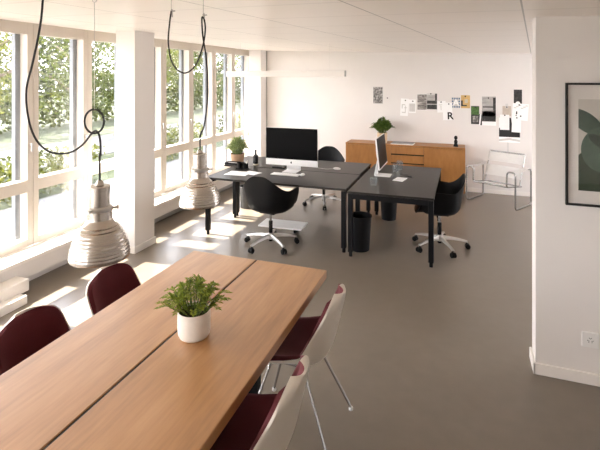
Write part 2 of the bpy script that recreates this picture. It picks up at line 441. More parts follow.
for i, (x, y, h, r, m, lab) in enumerate(tree_specs):
    rg = random.Random(100+i)
    t = thing('tree', lab, 'tree', (x, y, -.35), 0, 'trees outside the windows')
    tb = MB(); tb.tube(bez([(0, 0, 0), (.06, .03, h*.25), (-.03, .05, h*.5), (.05, 0, h*.85)], 5), [.11-.004*k for k in range(16)], 8)
    for q in range(6):
        a = rg.random()*6.28; z0 = h*rg.uniform(.28, .6); L = r*.75
        tb.tube([(0, .03, z0), (math.cos(a)*L*.5, math.sin(a)*L*.5, z0+L*.4), (math.cos(a)*L, math.sin(a)*L, z0+L*.65)], [.045, .03, .012], 6)
    tb.build('trunk', 'bark', t)
    cr = MB()
    for q in range(9):
        a = rg.random()*6.28; d = r*rg.uniform(.25, .8); zz = h*rg.uniform(.36, .86)
        leafcloud(cr, (math.cos(a)*d, math.sin(a)*d, zz), (r*.55, r*.55, r*.45), 480, .055 if x > -12 else .10, rg)
    leafcloud(cr, (0, 0, h*.62), (r*.8, r*.8, h*.34), 1300, .055 if x > -12 else .10, rg)
    cr.build('crown', m, t, smooth=False, recalc=False)
hedge_specs = [(-8.0, 6.6, 3.2, .8, 'low yellow green hedge by the path outside nearest window'),
               (-8.0, 11.2, 3.6, .85, 'low green hedge by the path outside left of column'),
               (-8.0, 17.0, 5.0, .9, 'low hedge by the path outside right of column'),
               (-18.5, 26.0, 34.0, 2.6, 'long tall hedge beyond the road')]
for i, (x, y, L, h, lab) in enumerate(hedge_specs):
    rg = random.Random(300+i); hb_ = MB(); big = h > 1
    cnt = int(L*(420 if big else 520))
    for _ in range(cnt):
        p = Vector((rg.uniform(-.5, .5)*(1.6 if big else .9), rg.uniform(-.5, .5)*L, h*rg.random()**.8))
        nrm = Vector((rg.gauss(0, 1), rg.gauss(0, 1), rg.gauss(0, 1)+.4)).normalized()
        a = nrm.orthogonal().normalized(); a.rotate(Matrix.Rotation(rg.random()*6.28, 3, nrm)); w = nrm.cross(a)
        s = (.15 if big else .06)*rg.uniform(.7, 1.3)
        hb_.poly([p-a*s, p-w*s*.5, p+a*s, p+w*s*.5])
    tag(hb_.build('hedge', 'hedge' if not big else 'treeA', None, smooth=False, recalc=False, loc=(x, y, -.33)), lab, 'hedge', 'hedges outside the windows')

# ------------------------------------------------------------------ dining table
t = thing('dining_table', 'long oak dining table with dark centre seam and potted fern on it', 'table', (-1.34, 1.655, 0))
def rounded_slab(mb, x0, x1, y0, y1, z0, z1, bev): mb.box((x0, y0, z0), (x1, y1, z1), bev, seg=3)
b = MB(); rounded_slab(b, .005, .503, -1.2, 1.2, .688, .74, .006); b.build('tabletop_board', 'table', t)
b = MB(); rounded_slab(b, -.503, -.005, -1.2, 1.2, .688, .74, .006); b.build('tabletop_board', 'table', t)
MB().box((-.05, -1.19, .676), (.05, 1.19, .6885)).box((-.0052, -1.197, .688), (.0052, 1.197, .736)).build('seam_strip', 'dark_gap', t, smooth=False)
for sx in (-1, 1):
    for sy in (-1, 1):
        MB().box((sx*.15-.03, sy*.85-.03, 0), (sx*.15+.03, sy*.85+.03, .676), .004).build('leg', 'black', t)
for sy in (-1, 1): MB().box((-.36, sy*.85-.03, .65), (.36, sy*.85+.03, .6885), .003).build('cross_bar', 'black', t)

# ------------------------------------------------------------------ dining chairs
SP = [(.215, .425), (.195, .442), (.15, .447), (.08, .437), (0, .428), (-.08, .425), (-.14, .432), (-.185, .462), (-.212, .52), (-.232, .60), (-.252, .685), (-.270, .76), (-.280, .808)]
SPB = bez([(0, y, z) for y, z in SP], 4)
def shell_pt(u, v, off, inset=0):
    """u along the profile 0 front .. 1 top, v across -1..1"""
    k = u*(len(SPB)-1); i = min(int(k), len(SPB)-2); f = k-i
    p = SPB[i].lerp(SPB[i+1], f); tg = (SPB[i+1]-SPB[i]).normalized()
    nr = Vector((0, tg.z, -tg.y))                        # towards the sitter
    if nr.z < 0 and u < .4: nr = -nr
    if u >= .4 and nr.y < 0: nr = -nr
    w = .232 if u < .52 else .232 - (u-.52)/.48*.045
    if u < .12: w *= (1-((.12-u)/.12)**2.6*.75)
    if u > .84: w *= max(0.0, 1-((u-.84)/.16)**2.4*.72)
    w -= inset
    def sm(e0, e1, x):
        q_ = min(1, max(0, (x-e0)/(e1-e0))); return q_*q_*(3-2*q_)
    amp = .018+.090*sm(.12, .50, u)-.072*sm(.60, .95, u)
    curl = amp*abs(v)**2.6
    q = p+nr*(curl+off); q.x = v*w
    return q
def closed_sheet(mb, o0, o1, u0, u1, inset, nu=34, nv=14, dome=0):
    def f(off):
        def g(i, j):
            u = u0+(u1-u0)*i; v = -1+2*j
            e = 1
            if dome:
                e = min(1, min(i, 1-i)/.04, (1-abs(v))/.10+.001); e = math.sin(max(0, e)*PI/2)**.7
            return shell_pt(u, v, o0+(off-o0)*e if dome else off, inset)
        return g
    A = mb.grid(f(o0), nu, nv); B = mb.grid(f(o1), nu, nv)
    for a, b_ in ((0, 0), (nu, nu)):
        for j in range(nv): mb.bm.faces.new([A[a][j], A[a][j+1], B[a][j+1], B[a][j]])
    for j in (0, nv):
        for i in range(nu): mb.bm.faces.new([A[i][j], A[i+1][j], B[i+1][j], B[i][j]])
def make_dining_chair(label):
    t = thing('dining_chair', label, 'chair', (0, 0, 0), 0, 'burgundy dining chairs at the oak table')
    b = MB(); closed_sheet(b, -.004, .007, 0, 1, 0); b.build('shell', 'ivory', t, angle=60)
    b = MB(); closed_sheet(b, .0075, .034, .025, .978, .006, dome=1, nv=30); b.build('upholstery', 'burg', t, angle=70)
    for sx in (-1, 1):
        for y0, y1 in ((.11, .235), (-.09, -.265)):
            l = MB().tube(fillet([(sx*.06, y0*.9, .405), (sx*.125, y0, .405), (sx*.225, y1, .012)], .03, 5), .0075, 8).build('leg', 'chrome', t)
            MB().lathe([(0, 0), (.013, 0), (.014, .006), (.010, .016), (0, .018)], 12, (sx*.225, y1, 0)).build('glide', 'plastic', l)
    b = MB(); b.cyl((-.10, .10, .412), (-.10, -.10, .412), .009); b.cyl((.10, .10, .412), (.10, -.10, .412), .009); b.cyl((-.1, 0, .41), (.1, 0, .41), .008)
    b.build('seat_mount', 'chrome', t)
    return t
ch = make_dining_chair('burgundy padded chair with white shell at the table, right side, farther from camera')
ch.location = (-.90, 2.455, 0); ch.rotation_euler = (0, 0, R(90))
dup(ch, (-.88, 1.735, 0), R(90), 'burgundy padded chair with white shell nearest the camera at the table')
dup(ch, (-1.85, 2.27, 0), R(-90), 'burgundy padded chair on the window side of the table, behind the hanging lamp')
dup(ch, (-1.84, 1.69, 0), R(-90), 'burgundy padded chair on the window side, leftmost at the table')

# ------------------------------------------------------------------ plants
def leaflet(mb, p, d, up, L, W):
    d = d.normalized(); s = d.cross(up).normalized(); n_ = s.cross(d)
    a = mb.bm.verts.new(p); b_ = mb.bm.verts.new(p+d*L*.45+s*W+n_*L*.06); c = mb.bm.verts.new(p+d*L); e = mb.bm.verts.new(p+d*L*.45-s*W+n_*L*.06); m_ = mb.bm.verts.new(p+d*L*.5-n_*L*.03)
    mb.bm.faces.new([a, b_, m_]); mb.bm.faces.new([b_, c, m_]); mb.bm.faces.new([c, e, m_]); mb.bm.faces.new([e, a, m_])
def sprigs(nstem, reach, height, rg, nl, L, W, base_r, z0, droop=.5, f0=.22):
    lf = MB(); st = MB()
    for i in range(nstem):
        a = 2*PI*i/nstem*2.618+rg.uniform(-.3, .3); q = math.sqrt((i+.5)/nstem)
        rr = reach*q*rg.uniform(.75, 1.08); hh = height*(1-droop*q*q)*rg.uniform(.72, 1.08)
        d = Vector((math.cos(a), math.sin(a), 0))
        pts = bez([Vector((0, 0, z0))+d*base_r*q*.8, Vector((0, 0, z0+hh*.55))+d*(base_r*.6+rr*.35), Vector((0, 0, z0+hh*.95))+d*rr*.8, Vector((0, 0, z0+hh*.92))+d*rr*1.0], 6)
        st.tube(pts, [.0022*(1-.7*k/len(pts)) for k in range(len(pts))], 5)
        for k in range(nl):
            f = f0+(1-f0)*k/(nl-1); x = f*(len(pts)-1); j = min(int(x), len(pts)-2)
            p = pts[j].lerp(pts[j+1], x-j); tg = (pts[j+1]-pts[j]).normalized()
            sd = tg.cross(Vector((0, 0, 1))); sd = sd.normalized() if sd.length > .05 else Vector((1, 0, 0))
            sc = (1-.45*abs(f-.5))*rg.uniform(.8, 1.15)
            for sg in (-1, 1):
                dd = (sd*sg + tg*.75 + Vector((0, 0, rg.uniform(-.1, .35)))).normalized()
                leaflet(lf, p, dd, Vector((0, 0, 1)), L*sc, W*sc)
        leaflet(lf, pts[-1], (pts[-1]-pts[-3]), Vector((0, 0, 1)), L, W)
    return lf, st
def plant(name, label, loc, pot_prof, potmat, soil_r, soil_z, leafmat, **k):
    t = thing(name, label, 'plant', loc)
    MB().lathe(pot_prof, 40).build('pot', potmat, t, angle=50)
    MB().lathe([(0, soil_z), (soil_r, soil_z), (soil_r, soil_z-.01), (0, soil_z-.01)], 24).build('soil', 'soil', t)
    lf, st = sprigs(rg=random.Random(sum(map(ord, name))), z0=soil_z-.003, **k)
    lf.build('foliage', leafmat, t, smooth=False, recalc=False); st.build('stems', 'stem', t)
    return t
pp = [(0, 0), (.062, 0), (.070, .004), (.0765, .018), (.0785, .04)]
for k in range(7): pp += [(.0785+.0007*(k % 2), .045+k*.008)]
pp += [(.0785, .105), (.0785, .124), (.077, .128), (.0735, .126), (.073, .10), (.072, .05), (0, .045)]
plant('potted_fern', 'green feathery fern in ribbed white pot on the oak table', (-1.235, 1.915, .7402), pp, 'ceramic', .0728, .112, 'fern',
      nstem=64, reach=.175, height=.175, nl=9, L=.026, W=.0062, base_r=.06, droop=.62)
pp2 = [(0, 0), (.080, 0), (.084, .006), (.090, .10), (.092, .176), (.089, .18), (.086, .176), (.085, .1), (0, .09)]
plant('potted_shrub', 'bushy green plant in beige pot on the oak sideboard', (-1.37, 8.22, .8202), pp2, 'basket', .0855, .165, 'fern2',
      nstem=80, reach=.215, height=.29, nl=9, L=.05, W=.016, base_r=.06, droop=.6)
pp3 = [(0, 0), (.085, 0), (.090, .006), (.104, .09), (.106, .118), (.103, .122), (.100, .118), (.098, .08), (0, .07)]
plant('potted_palm', 'spiky pale green plant in brown clay pot on the left desk', (-3.19, 6.12, .7302), pp3, 'terra', .099, .108, 'fern3',
      nstem=30, reach=.150, height=.270, nl=8, L=.095, W=.011, base_r=.06, droop=.62, f0=.04)

# ------------------------------------------------------------------ desks
def make_desk(label, x0, x1, y0, y1, inset=.02, left=0):
    cx, cy = (x0+x1)/2, (y0+y1)/2; hx, hy = (x1-x0)/2, (y1-y0)/2
    t = thing('desk', label, 'desk', (cx, cy, 0), 0, 'black desks in the middle of the office')
    MB().box((-hx, -hy, .704), (hx, hy, .73), .004).build('desktop', 'desk', t)
    for sx in (-1, 1):
        for sy in (-1, 1):
            px, py = sx*(hx-.032)+(left if sx < 0 else 0), sy*(hy-.032)
            l = MB().box((px-.027, py-.027, .05), (px+.027, py+.027, .700), .004).build('leg', 'black', t)
            MB().cyl((px, py, 0), (px, py, .055), .019, .019, 14).build('foot', 'black', l)
    b = MB(); z0, z1 = .645, .7035
    k = inset
    for s in (-1, 1):
        q = s*(hx-.032)+(left if s < 0 else 0); b.box((q-.012, -hy+.06, z0), (q+.012, hy-.06, z1)); b.box((-hx+.045, s*(hy-k)-.012, z0), (hx-.045, s*(hy-k)+.012, z1))
    b.build('frame', 'black', t, smooth=False)
    return t
make_desk('black desk facing the camera on the window side with white keyboard', -3.09, -1.25, 5.03, 5.825, .25)
make_desk('black desk behind the large monitor, nearest the sideboard on window side', -3.27, -1.27, 5.845, 6.635, .25, .17)
make_desk('black desk on the right with side-on monitor and loose papers', -1.215, -.285, 4.945, 6.635)

# ------------------------------------------------------------------ office chairs
def bucket(u, v):
    """u 0 centre .. 1 rim, v angle; facing +y"""
    a = 2*PI*v; c, s = math.cos(a), math.sin(a)          # a = 90deg front, 270deg back
    back = max(0, -s); front = max(0, s)
    q = abs((a-1.5*PI+PI) % (2*PI)-PI)                    # angle from the back
    def sm(e0, e1, x):
        t = min(1, max(0, (x-e0)/(e1-e0))); return t*t*(3-2*t)
    rim = .872 - .172*sm(R(8), R(70), q) + .012*sm(R(66), R(90), q) - .265*sm(R(104), R(152), q)
    rx = .300+.025*sm(R(40), R(80), q); ry = .285 if s > 0 else .285
    # widen back for squarer plan
    n_ = 2.6
    den = (abs(c/rx)**n_+abs(s/ry)**n_)**(1/n_); rad = 1/den
    rad -= .05*(1-sm(R(0), R(60), q))*0
    f = 1-(1-u)**1.25
    # radius reaches most of its value early at the floor of the bucket and the wall climbs after
    rr = rad*(.80*min(1, u/.55)+.20*max(0, (u-.55)/.45)) if u < 1 else rad
    rise = max(0, (u-.42)/.58)
    z = .435-.012*math.cos(u*PI/2) + (rim-.435)*(rise**1.7*.55+rise*.45 if rise > 0 else 0)
    if s > 0 and q > R(130): z = .435-.012+(rim-.44)*rise + .012*math.sin(min(1, u)*PI)
    return Vector((rr*c, rr*s, z))
def make_office_chair(label, star):
    t = thing('office_chair', label, 'chair', (0, 0, 0), 0, 'black shell swivel chairs at the desks')
    nu, nv = 16, 64
    b = MB(); A = b.grid(lambda i, j: bucket(.02+.98*i, j), nu, nv, wrap=True)
    b.bm.faces.new([A[0][j] for j in range(nv)])
    b.bm.normal_update()
    bmesh.ops.recalc_face_normals(b.bm, faces=list(b.bm.faces))
    up = sum(1 for f in b.bm.faces if f.calc_center_median().length and f.normal.z > 0)
    bmesh.ops.solidify(b.bm, geom=list(b.bm.faces), thickness=.009)
    b.build('seat_shell', 'shellblk', t, angle=60)
    MB().box((-.10, -.10, .395), (.10, .10, .424), .01).build('seat_mount', 'black', t)
    MB().cyl((0, 0, .21), (0, 0, .40), .0135, seg=16).build('gas_lift', 'chrome', t)
    MB().lathe([(0, .055), (.020, .055), (.022, .06), (.024, .29), (.020, .295), (0, .295)], 20).build('lift_sleeve', 'black', t)
    MB().lathe([(.024, .085), (.042, .085), (.044, .10), (.036, .15), (.024, .155)], 24, closed=True).build('hub', 'alu', t)
    for k in range(5):
        a = R(star+72*k); d = Vector((math.cos(a), math.sin(a), 0)); sd = Vector((-d.y, d.x, 0))
        l = MB(); rings = []
        for r_, z, w, h in ((.03, .122, .024, .022), (.12, .118, .020, .017), (.22, .105, .016, .013), (.29, .090, .014, .011), (.315, .084, .015, .010)):
            c = d*r_+Vector((0, 0, z))
            rings.append([l.bm.verts.new(c+sd*w*x+Vector((0, 0, h*y))) for x, y in ((-1, -.9), (1, -.9), (1, .3), (.55, 1), (-.55, 1), (-1, .3))])
        for p, q in zip(rings, rings[1:]):
            for m_ in range(6): l.bm.faces.new([p[m_], p[(m_+1) % 6], q[(m_+1) % 6], q[m_]])
        l.bm.faces.new(rings[0]); l.bm.faces.new(list(reversed(rings[-1])))
        lo = l.build('base_leg', 'alu', t, angle=50)
        c = d*.305; w = MB()
        for s in (-1, 1): w.cyl(c+sd*(s*.008)+Vector((0, 0, .029))+d*.012, c+sd*(s*.026)+Vector((0, 0, .029))+d*.012, .0285, seg=18)
        w.cyl(c+Vector((0, 0, .045)), c+Vector((0, 0, .080)), .008, seg=10)
        w.box((-.02, -.014, .030), (.02, .014, .060), .006, Matrix.Translation(c+d*.004) @ Matrix.Rotation(a, 4, 'Z'))
        w.build('castor', 'rubber', lo)
    return t
oc = make_office_chair('black shell swivel chair with its back to the camera before the big monitor', 39)
oc.location = (-2.15, 4.97, 0); oc.rotation_euler = (0, 0, R(-6))
dup(oc, (-2.06, 6.86, 0), R(178), 'black shell swivel chair half hidden behind the big monitor', None)
oc3 = dup(oc, (-.26, 5.58, 0), R(96), 'black shell swivel chair at the right desk beside the white tubular armchair', None)
for c in oc3.children:
    if c.name.startswith('base_leg'): c.rotation_euler = (0, 0, R(21))

# ------------------------------------------------------------------ monitors
def apple(mb, cx, cz, y, s):
    pts = []
    for k in range(28):
        a = 2*PI*k/28+PI/2
        r = 1-.16*max(0, math.cos(a-PI/2))**12-.08*max(0, math.cos(a+PI/2))**16
        x, z = math.cos(a)*r*.95, math.sin(a)*r
        if x > .55 and abs(z-.12) < .45: x = .55+.4*((z-.12)/.45)**2*.8
        pts.append((cx+x*s, y, cz+z*s))
    mb.poly(pts)
    mb.poly([(cx+.02*s, y, cz+1.05*s), (cx+.30*s, y, cz+1.15*s), (cx+.42*s, y, cz+1.6*s), (cx+.10*s, y, cz+1.45*s)])
def make_monitor(label, loc, rz, w=.70, top=.585, bot=.078, stand_w=.20, lean=0, chin=.085):
    """screen faces -y; origin on the desk"""
    t = thing('computer_monitor', label, 'monitor', loc, rz, 'aluminium desktop computers')
    hw = w/2
    def lean_(b):
        for v in b.bm.verts: v.co.y += lean*(v.co.z-bot)
        return b
    b = MB()
    b.box((-hw, -.012, bot), (hw, .006, top), .004)
    b.grid(lambda i, j: Vector(((-1+2*i)*hw*.97, .006+.045*(1-(2*i-1)**2)*(1-(2*j-1)**2), bot+.012+(top-bot-.024)*j)), 14, 10)
    lean_(b).build('housing', 'imac', t, angle=50)
    lean_(MB().box((-hw+.004, -.0145, bot+chin), (hw-.004, -.011, top-.004), .001)).build('screen', 'screen', t)
    if chin > .05:
        l = MB(); apple(l, 0, bot+chin*.5, -.0126+lean*chin*.4, .013); lean_(l) if not lean else l; l.build('logo', 'ink', t, smooth=False, recalc=False)
    s = MB(); pr = [(-.105, .004), (.085, .004), (.100, .018), (.062, .20), (.040, .29), (.034, .29), (.052, .19), (.082, .026), (.074, .012), (-.105, .010)]
    a = [s.bm.verts.new((-stand_w/2, y, z-.004)) for y, z in pr]; c = [s.bm.verts.new((stand_w/2, y, z-.004)) for y, z in pr]
    s.bm.faces.new(a); s.bm.faces.new(list(reversed(c)))
    for k in range(len(pr)): s.bm.faces.new([a[k], c[k], c[(k+1) % len(pr)], a[(k+1) % len(pr)]])
    s.build('stand', 'imac', t, angle=35)
    return t
DZ = .7305
make_monitor('large black-screened desktop computer facing the camera on the window-side desk', (-2.17, 5.72, DZ), R(0), .745, .585)
make_monitor('slim desktop computer seen side-on on the right desk', (-.975, 5.90, DZ), R(90), .60, .505, .115, .19, .11, .02)

# ------------------------------------------------------------------ desk items
def keyboard(loc, rz, label):
    t = thing('keyboard', label, 'keyboard', loc, rz)
    MB().box((-.19, -.058, 0), (.19, .058, .010), .003).build('case', 'plastic', t)
    k = MB()
    for r_ in range(5):
        for c in range(15):
            x = -.180+c*.0242; y = -.050+r_*.0205; k.box((x, y, .0095), (x+.0205, y+.0165, .0125))
    k.build('keys', 'paper', t, smooth=False); return t
keyboard((-2.17, 5.50, DZ), R(0), 'white keyboard in front of the large monitor')
def mouse(loc, rz, label):
    b = MB(); b.sphere((0, 0, .012), 1, 16, 10, (.029, .055, .018))
    for v in b.bm.verts: v.co.z = max(v.co.z, 0)
    t = thing('computer_mouse', label, 'mouse', loc, rz)
    b.build('body', 'plastic', t)
    MB().cyl((-.004, .022, .0285), (.004, .022, .0285), .005, seg=10).build('scroll_wheel', 'grey', t)
    return t
mouse((-1.945, 5.52, DZ), R(5), 'white mouse beside the keyboard of the large monitor')
m2 = mouse((-1.63, 6.05, DZ), R(85), 'white corded mouse on the bare black desk behind the seam')
MB().tube(bez([(.0, .05, .006), (-.04, .14, .003), (-.02, .25, .003), (.03, .36, .003), (.10, .43, .003)], 8), .0022, 6).build('cord', 'palegrey', m2)
def sheet(name, label, cat, loc, rz, w, h, mat='paper', th=.0012, group=None, marks=None):
    b = MB().box((-w/2, -h/2, 0), (w/2, h/2, th))
    if marks:
        for x0, y0, x1, y1 in marks: b.box((x0, y0, th), (x1, y1, th+.0002), mi=1)
    o = b.build(name, [mat, 'palegrey'], None, smooth=False, loc=loc); o.rotation_euler = (0, 0, rz)
    return tag(o, label, cat, group)
sheet('paper_sheet', 'large white paper sheet lying on left end of the desk', 'paper', (-2.79, 5.37, DZ), R(4), .30, .25)
sheet('paper_sheet', 'second white sheet half under the first, nearer the black bottle', 'paper', (-2.63, 5.44, DZ+.0014), R(-14), .22, .18)
sheet('notepad', 'white notepad with pencilled notes on the right desk', 'notepad', (-.735, 5.72, DZ), R(-10), .125, .20, th=.006,
      marks=[(-.05, .02*k-.06, .05, .02*k-.057) for k in range(7)])
b = MB()
def arc(i, j):
    a = R(35+110*i); r = .10+.022*(j-.5); return Vector((r*math.cos(a), r*math.sin(a)-.08, .0065))
b.grid(arc, 12, 2); bmesh.ops.solidify(b.bm, geom=list(b.bm.faces), thickness=.006)
o = b.build('measuring_curve', 'plastic', None, loc=(-.675, 5.93, DZ)); o.rotation_euler = (0, 0, R(-20))
tag(o, 'curved white strip lying beyond the notepad on the right desk', 'ruler')
def tumbler(loc, label, r=.04, h=.085):
    p = [(0, 0), (r*.86, 0), (r*.88, .003), (r, h), (r-.003, h), (r*.85, .010), (0, .009)]
    o = MB().lathe(p, 28).build('drinking_glass', 'tumbler', None, loc=loc, angle=50); return tag(o, label, 'glass', 'glasses on the right desk')
tumbler((-.99, 5.33, DZ), 'clear glass nearest the front edge, before the side-on monitor', .048, .08)
tumbler((-.855, 6.17, DZ), 'clear glass standing close behind the side-on monitor', .042, .10)
tumbler((-.815, 6.32, DZ), 'clear glass farther right of the pair behind the monitor', .045, .12)
# left end: tray, organiser, bottle
t = thing('desk_tray', 'flat black tray at the left end of the desk', 'tray', (-3.13, 5.915, DZ), R(0))
b = MB(); b.box((-.13, -.062, 0), (.13, .062, .006), .002)
for s in (-1, 1): b.box((-.13, s*.062-.004, 0), (.13, s*.062+.004, .03), .002); b.box((s*.13-.004, -.062, 0), (s*.13+.004, .062, .03), .002)
b.build('tray_shell', 'black', t); MB().box((-.115, -.05, .0062), (.115, .05, .016), .001).build('paper_stack', 'palegrey', t)
t = thing('desk_organiser', 'small black desk organiser in front of the brown clay pot', 'organiser', (-2.87, 5.66, DZ), R(6))
MB().box((-.085, -.045, 0), (.085, .045, .012), .002).build('base_plate', 'black', t)
for k, x in enumerate((-.045, .045)):
    MB().lathe([(0, .012), (.034, .012), (.036, .085-.012*k), (.033, .085-.012*k), (.031, .018), (0, .018)], 20, (x, 0, 0)).build('cup', 'black', t)
MB().cyl((.045, .0, .02), (.065, .01, .115), .004, seg=8).build('pencil', 'label', t)
t = thing('bottle', 'black bottle with pale base label left of the large monitor', 'bottle', (-2.80, 5.93, DZ))
MB().lathe([(0, 0), (.034, 0), (.037, .004), (.037, .135), (.033, .15), (.015, .160), (.013, .19), (0, .19)], 24).build('body', 'bottle', t)
MB().lathe([(.0376, .008), (.0376, .030)], 24).build('label_band', 'label', t)
MB().lathe([(0, .19), (.014, .19), (.014, .225), (.006, .229), (0, .229)], 16).build('pump_cap', 'black', t)
t = tag(MB().box((-.17, -.07, 0), (.17, .07, .018), .004).build('black_notebook', 'black', None, loc=(-2.56, 5.80-.02, DZ)), 'thin black notebook lying between bottle and monitor', 'notebook')
t.location = (-2.42, 5.895, DZ); t.scale = (.55, .55, 1)

# ------------------------------------------------------------------ bins, footrest
def bin_(label, loc, r, h, m, group=None):
    t = thing('waste_bin', label, 'bin', loc, 0, group)
    MB().lathe([(0, 0), (r*.76, 0), (r*.79, .006), (r*.985, h-.012), (r-.004, h-.012), (r*.76, .012), (0, .012)], 36).build('bucket', m, t, angle=50)
    MB().lathe([(r*.985-.001, h-.014), (r+.003, h-.014), (r+.003, h), (r-.008, h), (r-.008, h-.014)], 36, closed=True).build('rim', m, t, angle=50)
    return t
bin_('round black waste bin under the front of the right desk', (-1.125, 5.21, 0), .134, .40, 'bin')
bin_('round black waste bin at the far end under the right desk', (-.985, 6.46, 0), .128, .40, 'bin')
bin_('dark grey waste bin under the left desk near the window', (-3.12, 6.30, 0), .12, .33, 'binmetal')
t = thing('footrest', 'flat white footrest board under the desk behind the swivel chair', 'footrest', (-2.19, 5.47, 0), R(2))
MB().box((-.29, -.15, .085), (.29, .15, .103), .003).build('board', 'plastic', t)
for s in (-1, 1): MB().box((s*.16-.015, -.02, 0), (s*.16+.015, .13, .0855), .003).build('leg', 'black', t)

# ------------------------------------------------------------------ sideboard
SX0, SX1, SY, SZ = -2.00, .035, 8.02, .82
t = thing('sideboard', 'long oak sideboard with middle drawers against the back wall', 'sideboard', ((SX0+SX1)/2, (SY+8.44)/2, 0))
hx = (SX1-SX0)/2; hy = (8.44-SY)/2
b = MB(); b.box((-hx, -hy+.02, .06), (-hx+.022, hy, SZ-.022)); b.box((hx-.022, -hy+.02, .06), (hx, hy, SZ-.022)); b.box((-hx+.02, -hy+.02, .06), (hx-.02, hy, .082)); b.box((-hx+.02, hy-.012, .08), (hx-.02, hy, SZ-.02))
b.build('carcass', 'oak', t, smooth=False)
MB().box((-hx, -hy, SZ-.024), (hx, hy+.01, SZ), .003).build('top', 'oak', t)
MB().box((-hx+.03, -hy+.05, .09), (hx-.03, -hy+.055, SZ-.03)).build('shadow_board', 'dark_gap', t, smooth=False)
def lx(X): return X-(SX0+SX1)/2
d1, d2 = lx(-1.185), lx(-.632)
fz0, fz1 = .064, SZ-.030
dr = MB().box((-hx+.003, -hy+.002, fz0), (d1-.0025, -hy+.021, fz1), .0015).build('door', 'oak', t)
dr = MB().box((d2+.0025, -hy+.002, fz0), (hx-.003, -hy+.021, fz1), .0015).build('door', 'oak', t)
zz = [(.664, fz1), (.511, .640), (.359, .487), (.207, .335), (fz0, .183)]
for q, (z0, z1) in enumerate(zz):
    MB().box((d1+.0025, -hy+.002, z0), (d2-.0025, -hy+.021, z1), .0015).build('drawer', 'oak', t)
b = MB()
for sx in (-1, 1):
    for sy in (-1, 1): b.box((sx*(hx-.1)-.02, sy*(hy-.06)-.02, 0), (sx*(hx-.1)+.02, sy*(hy-.06)+.02, .061))
b.build('plinth_feet', 'black', t, smooth=False)
t = thing('magazine', 'grey magazine lying on top of the sideboard right of the plant', 'magazine', (-1.0, 8.19, SZ+.0005), R(-4))
MB().box((-.19, -.13, 0), (.19, .13, .012), .001).build('pages', 'paper', t); MB().box((-.192, -.132, .0122), (.192, .132, .016), .001).build('cover', 'magazine', t)
t = thing('figurine', 'small dark figurine at the right end of the sideboard', 'figurine', (-.115, 8.17, SZ))
MB().lathe([(0, 0), (.040, 0), (.041, .012), (.036, .02), (.026, .05), (.030, .085), (.020, .112), (.013, .12)], 20).build('body', 'black', t)
MB().sphere((0, 0, .148), .030, 14, 10, (1, 1, 1.15)).cyl((0, 0, .115), (0, 0, .13), .012).build('head', 'black', t)

# ------------------------------------------------------------------ white tubular armchair
WA = thing('tubular_armchair', 'white strap armchair with chrome tube frame by the back wall', 'armchair', (.535, 7.90, 0), R(-30.7))
r_ = .0125; hw = .395; fd, bd = -.275, .245; ah = .565
for s in (-1, 1):
    x = s*hw; xi = s*(hw-.125)
    pts = [(xi, fd+.03, .30), (xi, fd, ah), (x, fd, ah), (x, fd, r_), (x, bd, r_), (x, bd, ah-.02), (s*(hw-.075), bd, ah-.02)]
    pts = [(xi+s*.0, .16, .275), (xi, fd-.02, .335), (xi, fd, ah), (x, fd, ah), (x, fd, r_), (x, bd, r_), (x, bd, ah-.01), (s*(hw-.06), bd+.0, ah-.01)]
    MB().tube(fillet(pts, .05, 6), r_, 10).build('side_frame', 'chrome', WA)
    def arm(i, j, x=x, s=s):
        return Vector((x-s*.012-s*.095*j, fd-.002+(bd-fd+.004)*i, ah+.012-.020*math.sin(i*PI)-.006*i))
    b = MB(); b.grid(arm, 10, 2); bmesh.ops.solidify(b.bm, geom=list(b.bm.faces), thickness=.005); b.build('armrest_strap', 'strap', WA)
hb2 = hw-.125
# seat tubes and back frame
MB().tube(fillet([(-hb2, .16, .275), (-hb2, .20, .27), (hb2, .20, .27), (hb2, .16, .275)], .03, 5), r_, 10).build('rear_seat_tube', 'chrome', WA)
MB().tube([(-hb2, fd-.005, .335), (hb2, fd-.005, .335)], r_, 10).build('front_seat_tube', 'chrome', WA)
bx = .285
MB().tube(fillet([(-bx, .10, .30), (-bx, .275, .745), (-bx+.0, .283, .765), (bx, .283, .765), (bx, .275, .745), (bx, .10, .30)], .03, 5), r_, 10).build('back_frame', 'chrome', WA)
def seat(i, j): return Vector(((-1+2*i)*hb2, fd+.015+(.36)*j, .338-.055*j-.020*math.sin(j*PI)*1-.012*math.sin(i*PI)))
b = MB(); b.grid(seat, 10, 10); bmesh.ops.solidify(b.bm, geom=list(b.bm.faces), thickness=.005); b.build('seat_strap', 'strap', WA)
def back(z0, z1):
    def f(i, j):
        z = z0+(z1-z0)*j; y = .10+(z-.30)*.3933
        return Vector(((-1+2*i)*(bx+.004), y-.014+.030*math.sin(i*PI), z))
    b = MB(); b.grid(f, 12, 4); bmesh.ops.solidify(b.bm, geom=list(b.bm.faces), thickness=.005); return b
back(.61, .765).build('back_strap', 'strap', WA)
back(.39, .555).build('back_strap', 'strap', WA)

